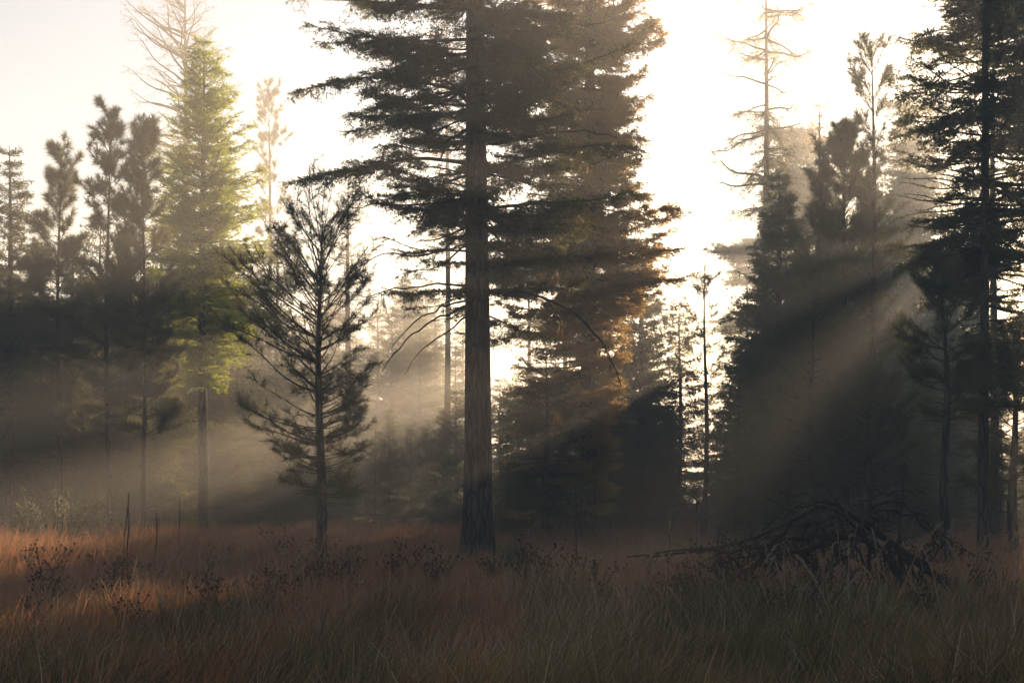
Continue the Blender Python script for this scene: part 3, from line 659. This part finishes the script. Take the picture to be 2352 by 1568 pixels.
# ---- mullein and dock stalks
def stalk(px, top, Y, label, r0=.016, head=.35, thick=2.0):
    loc = gpt(px, Y); h = wz(top, Y) - loc[2]; r = root('dry_flower_stalk', loc, label, 'dead stalk', None)
    c_ = stem_curve(h, U(-.05, .05), 0, 20); c_[:, 0] += .012 * np.sin(np.linspace(0, 9, 20)); mb = MB(); mb.tube(c_, np.linspace(r0 * .7, r0 * .5, 20), 6)
    mb.build('stalk', M['weed'], r, True)
    hb_ = MB(); rad = r0 * thick * (.75 + .25 * U(0, 1, 14)) * np.sin(np.linspace(.5, 2.9, 14)) ** .4
    P_, _ = sample(c_[None], np.zeros(14, int), np.linspace(1 - head, .999, 14)); hb_.tube(P_, rad, 8)
    k = 120; B, T = sample(c_[None], np.zeros(k, int), U(1 - head, 1, k)); hb_.leaves(B, norm(T * .6 + rng.normal(size=(k, 3))), np.full(k, r0 * thick * 1.6), np.full(k, .012)); hb_.build('seed_spike', M['weed'], r)
for a in [(1327, 1110, 19, 'tall thin dark flower stalk right of the great fir', .01, .9, 1.3), (1538, 1158, 25, 'dark club tipped flower stalk left of a taller one below the bright gap', .016, .35, 2),
          (1602, 1150, 25, 'dark club tipped flower stalk right below the bright gap', .016, .3, 2.1), (1647, 1208, 24, 'short dark flower stalk at the left tip of the brush heap', .016, .35, 1.8),
          (2066, 1060, 18, 'tallest dark flower stalk rising behind the brush heap', .018, .8, 1.3), (282, 1126, 20, 'tallest dark flower stalk in the left meadow', .007, .4, 1.5),
          (293, 1165, 19, 'dark flower stalk close beside the tallest one in the left meadow', .007, .5, 1.4), (414, 1140, 23, 'slim dark flower stalk right of the leafy shrub', .006, .4, 1.5),
          (360, 1178, 20, 'short slim dark stalk between the taller stalks in the left meadow', .006, .4, 1.5), (1137, 1235, 24, 'small dark stalk beside the foot of the great fir', .015, .4, 1.8), (1362, 1285, 18, 'short dark stalk with a bent tip amid the low juniper', .013, .5, 1.8)]:
    stalk(*a)

rng = np.random.default_rng(351)
# ---- dead weeds with dark button heads
def weed(label, loc, n=9, h=.6):
    r = root('dead_weed', loc, label, 'weed', 'dead weeds with dark seed heads'); sm, hm_ = MB(), MB()
    for q in range(n):
        a = U(0, 6.28); c_ = stem_curve(h * U(.6, 1.1), U(.1, .5), a, 6); sm.tube(c_, np.linspace(.004, .0025, 6), 3)
        for w_ in range(3):
            t0 = U(.5, .95); B, T = sample(c_[None], np.zeros(1, int), np.array([t0])); b = U(0, 6.28); e = B[0] + np.array([math.cos(b) * .06, math.sin(b) * .06, U(.05, .12)])
            sm.tube([B[0], e], [.002, .0015], 3); k = 16; hm_.leaves(np.repeat(e[None], k, 0), norm(rng.normal(size=(k, 3))), np.full(k, .017), np.full(k, .012))
        k = 20; hm_.leaves(np.repeat(c_[-1][None], k, 0), norm(rng.normal(size=(k, 3))), np.full(k, .02), np.full(k, .014))
    sm.build('stems', M['weed'], r, True); hm_.build('seed_heads', M['weed'], r); return r
LW = 'dead branching weed with dark button seed heads in the meadow grass'
wp = [weed(LW, gpt(250, 17)), weed(LW, gpt(520, 18), 12, .5), weed(LW, gpt(1010, 19), 8, .7)]
for k in range(85):
    px, Y = (U(60, 1250), U(14, 23)) if k < 55 else (U(1250, 2350), U(14, 20)); dup(wp[k % 3], gpt(px, Y), U(0, 6.28), U(.7, 1.25), LW)

# ---- tufts
def tuft(name, loc, label, cat, n, h, m, w=.01, spread=.12, lean=.5, az=None):
    r = root(name, loc, label, cat); mb = MB()
    for q in range(n):
        a = U(0, 6.28) if az is None else az + U(-.9, .9); c_ = stem_curve(h * U(.5, 1.1), U(.1, lean), a, 6) + np.array([U(-spread, spread), U(-spread, spread), 0])
        sd = np.array([math.cos(a + 1.5), math.sin(a + 1.5), 0]) * w * .5; wv = (1 - np.linspace(0, 1, 6)) ** .6
        V = np.stack([c_ - np.outer(wv, sd), c_ + np.outer(wv, sd)], 1).reshape(-1, 3); mb.add(V, [(2 * i, 2 * i + 1, 2 * i + 3, 2 * i + 2) for i in range(5)])
    mb.build('blades', m, r)
tuft('green_tussock', gpt(1180, 22), 'bright green brushy tussock right of the foot of the great fir', 'tussock', 420, .75, M['broom'], .009, .2, .5)
tuft('russet_tuft', gpt(955, 15.2), 'russet tuft of broad dead blades glowing in the foreground centre', 'grass tuft', 50, .4, M['dry'], .022, .1, .7)
tuft('pale_tuft', gpt(1000, 23), 'pale upright straw tuft left of the great fir trunk', 'grass tuft', 90, .8, M['straw'], .009, .2, .3)
tuft('pale_tuft', gpt(1440, 14.5), 'pale drooping straw tuft in the centre right foreground', 'grass tuft', 60, .5, M['straw'], .009, .15, .9)
tuft('pale_tuft', gpt(1290, 23), 'pale thin straw tuft right of the great fir trunk', 'grass tuft', 90, .7, M['straw'], .008, .3, .4)
tuft('orange_tuft', gpt(1605, 20), 'small glowing orange straw tuft at the left end of the brush heap', 'grass tuft', 60, .55, M['dry'], .012, .08, .3)
tuft('orange_tuft', gpt(50, 11.5), 'orange tinted blades at the lower left corner', 'grass tuft', 50, .45, M['dry'], .014, .12, .5)

# ---- shrubs
def shrub(name, loc, label, cat, rx, h, nst, m, lf, lw, per, sticks='twig', ry=None):
    r = root(name, loc, label, cat); sm, fm = MB(), MB(); ry = ry or rx * .7
    P = []
    for q in range(nst):
        a = U(0, 6.28); rr = math.sqrt(U(0, 1)); ex, ey = math.cos(a) * rr * rx, math.sin(a) * rr * ry; hz = h * (1 - .55 * rr ** 2) * U(.7, 1.1)
        P.append(resample(np.array([[ex * .3, ey * .3, -.03], [ex * .7, ey * .7, hz * .6], [ex, ey, hz]]), 7))
    P = np.array(P); Lp = np.full(len(P), h); sm.tubes(P, np.linspace(.011, .003, 7)[None].repeat(len(P), 0), 4)
    Q, l, _, _ = secondaries(P, Lp, .09, .2, .45, .15, (25, 60), -.1, tilt=.5); sm.tubes(Q, np.full((len(l), 4), .003), 3)
    add_shoots(fm, Q, l, per, lf, lw, flat=0, up=.2); add_shoots(fm, P, Lp, per, lf, lw, flat=0)
    sm.build('stems', M[sticks], r, True); fm.build('foliage', m, r); return r
shrub('leafy_shrub', gpt(125, 30), 'leafy shrub with glinting oval leaves at the left edge of the meadow', 'shrub', 1.25, 1.55, 34, M['leaf'], .06, .03, .05)
shrub('leafy_shrub', gpt(215, 31), 'lower leafy shrub just right of the taller leafy shrub', 'shrub', .9, .75, 22, M['leaf'], .05, .026, .045)
shrub('conifer_seedling', gpt(852, 24), 'tiny dark conifer seedling right of the lone pine', 'seedling', .12, .42, 8, M['fir'], .06, .02, .012)
for (px, Y, rx, h, lb) in [(1210, 17.5, .9, .30, 'low dark ground juniper nearest the great fir'), (1340, 17, .8, .34, 'low dark ground juniper in front of the tall thin flower stalk'), (1480, 16.2, .7, .3, 'low dark ground juniper at the left of the shaded bank'),
                           (1600, 17.2, .9, .42, 'dark ground juniper below the left tip of the brush heap'), (1760, 16.8, 1.1, .45, 'dark ground juniper in front of the middle of the brush heap'), (1950, 16.6, 1.1, .4, 'dark ground juniper in front of the right half of the brush heap'),
                           (2130, 17, 1.0, .4, 'dark ground juniper at the right end of the brush heap'), (2290, 18, 1.0, .45, 'dark ground juniper near the right edge of the meadow')]:
    shrub('ground_juniper', gpt(px, Y), lb, 'low shrub', rx, h, 46, M['moss'], .035, .013, .016, ry=.5)

rng = np.random.default_rng(221)
# ---- brush heap: a fallen dead crown
BY = 17.6
bl = gpt(2000, BY); r = root('brush_heap', bl, 'wide tangled heap of dead bare branches at right in front of the trees', 'brush pile')
def bp(pts): return resample(np.array([(wx(a, BY + d), BY + d, wz(b, BY + d)) for a, b, d in pts]), 16) - np.array(bl)
mb = MB(); mb.tube(bp([(1925, 1160, 0), (1990, 1205, .2), (2080, 1270, .3), (2180, 1345, .4)]), np.linspace(.035, .055, 16), 9); mb.build('fallen_trunk', M['dead'], r, True)
arcs = [([(2080, 1330, 0), (1990, 1240, 0), (1940, 1172, 0), (1880, 1166, -.3), (1800, 1200, -.5), (1700, 1240, -.6), (1600, 1262, -.8), (1500, 1275, -1)], .035),
        ([(1990, 1240, 0), (1900, 1228, .2), (1800, 1243, 0), (1700, 1262, -.3), (1560, 1272, -.4), (1445, 1279, -.6)], .03),
        ([(2060, 1320, 0), (2030, 1220, 0), (1990, 1162, .2), (2040, 1150, .3), (2100, 1175, .4), (2162, 1240, .5)], .03),
        ([(2000, 1330, .3), (2000, 1240, .4), (2015, 1178, .5), (2060, 1162, .6), (2120, 1198, .6), (2155, 1258, .6)], .026),
        ([(1960, 1340, 0), (1930, 1260, -.1), (1880, 1190, -.2), (1820, 1208, -.4), (1740, 1280, -.5), (1700, 1330, -.5)], .03),
        ([(1900, 1340, -.3), (1840, 1270, -.4), (1760, 1260, -.5), (1660, 1290, -.6), (1580, 1312, -.7)], .024),
        ([(1960, 1160, 0), (2010, 1136, .1), (2070, 1128, .2), (2115, 1124, .2)], .014), ([(1925, 1160, 0), (1890, 1150, -.1), (1850, 1160, -.2), (1800, 1182, -.3), (1750, 1215, -.4)], .022),
        ([(1940, 1172, 0), (1920, 1220, -.3), (1850, 1260, -.4), (1750, 1300, -.6), (1650, 1335, -.7)], .024), ([(1980, 1200, 0), (1960, 1270, -.3), (1900, 1310, -.5), (1810, 1340, -.6)], .024)]
for q in range(26):
    x0 = U(1680, 2150); sg = -1 if U(0, 1) < .6 else 1; ap = 1175 + .0011 * (x0 - 1960) ** 2 * (1 if x0 < 1960 else .8) + U(0, 60); ln = U(70, 230); d = U(-.8, .7)
    arcs.append(([(x0, 1345, d), (x0 + sg * ln * .15, (1345 + ap) / 2, d), (x0 + sg * ln * .45, ap, d), (x0 + sg * ln, ap + U(30, 100), d)], U(.008, .017)))
for pts, rad in arcs:
    p = bp(pts); p[1:] += rng.normal(size=(15, 3)) * .026; Lb = np.array([np.linalg.norm(np.diff(p, axis=0), axis=1).sum()]); mb = MB()
    mb.tube(p, np.linspace(rad * 1.25, rad * .3, 16), 6)
    Q, l, _, _ = secondaries(p[None], Lb, .13, .15, .22, .2, (25, 75), .1, tilt=.7, n=6); Q[:, 1:] += rng.normal(size=(len(l), 5, 3)) * .022
    mb.tubes(Q, np.maximum(.011 * (1 - .75 * np.linspace(0, 1, 6)[None]) * (.5 + l[:, None]), .003), 4)
    Q2, l2, _, _ = secondaries(Q, l, .11, .2, .5, .12, (25, 75), .1, tilt=.7); mb.tubes(Q2, np.full((len(l2), 4), .0028), 3)
    mb.build('dead_branch', M['dead'], r, True)

# ------------------------------------------------------------------ haze
hb = MB()
hx0, hx1, hy0, hy1, hz0, hz1 = -330, 330, -75, 720, -1.6, 25.6
v = [(x, y, z) for x in (hx0, hx1) for y in (hy0, hy1) for z in (hz0, hz1)]
hb.add(v, [(0, 1, 3, 2), (4, 6, 7, 5), (0, 4, 5, 1), (2, 3, 7, 6), (0, 2, 6, 4), (1, 5, 7, 3)])
hm = bpy.data.materials.new('morning_haze'); hm.use_nodes = True; hm.node_tree.nodes.clear()
ho = hm.node_tree.nodes.new('ShaderNodeOutputMaterial'); pv = hm.node_tree.nodes.new('ShaderNodeVolumePrincipled')
pv.inputs['Color'].default_value = (.93, .92, .88, 1); pv.inputs['Density'].default_value = HAZE_DENSITY; pv.inputs['Anisotropy'].default_value = HAZE_G
hm.node_tree.links.new(pv.outputs[0], ho.inputs['Volume'])
o = hb.build('haze', hm); o['kind'] = 'stuff'; o['label'] = 'thin morning mist filling the clearing'; o['category'] = 'haze'
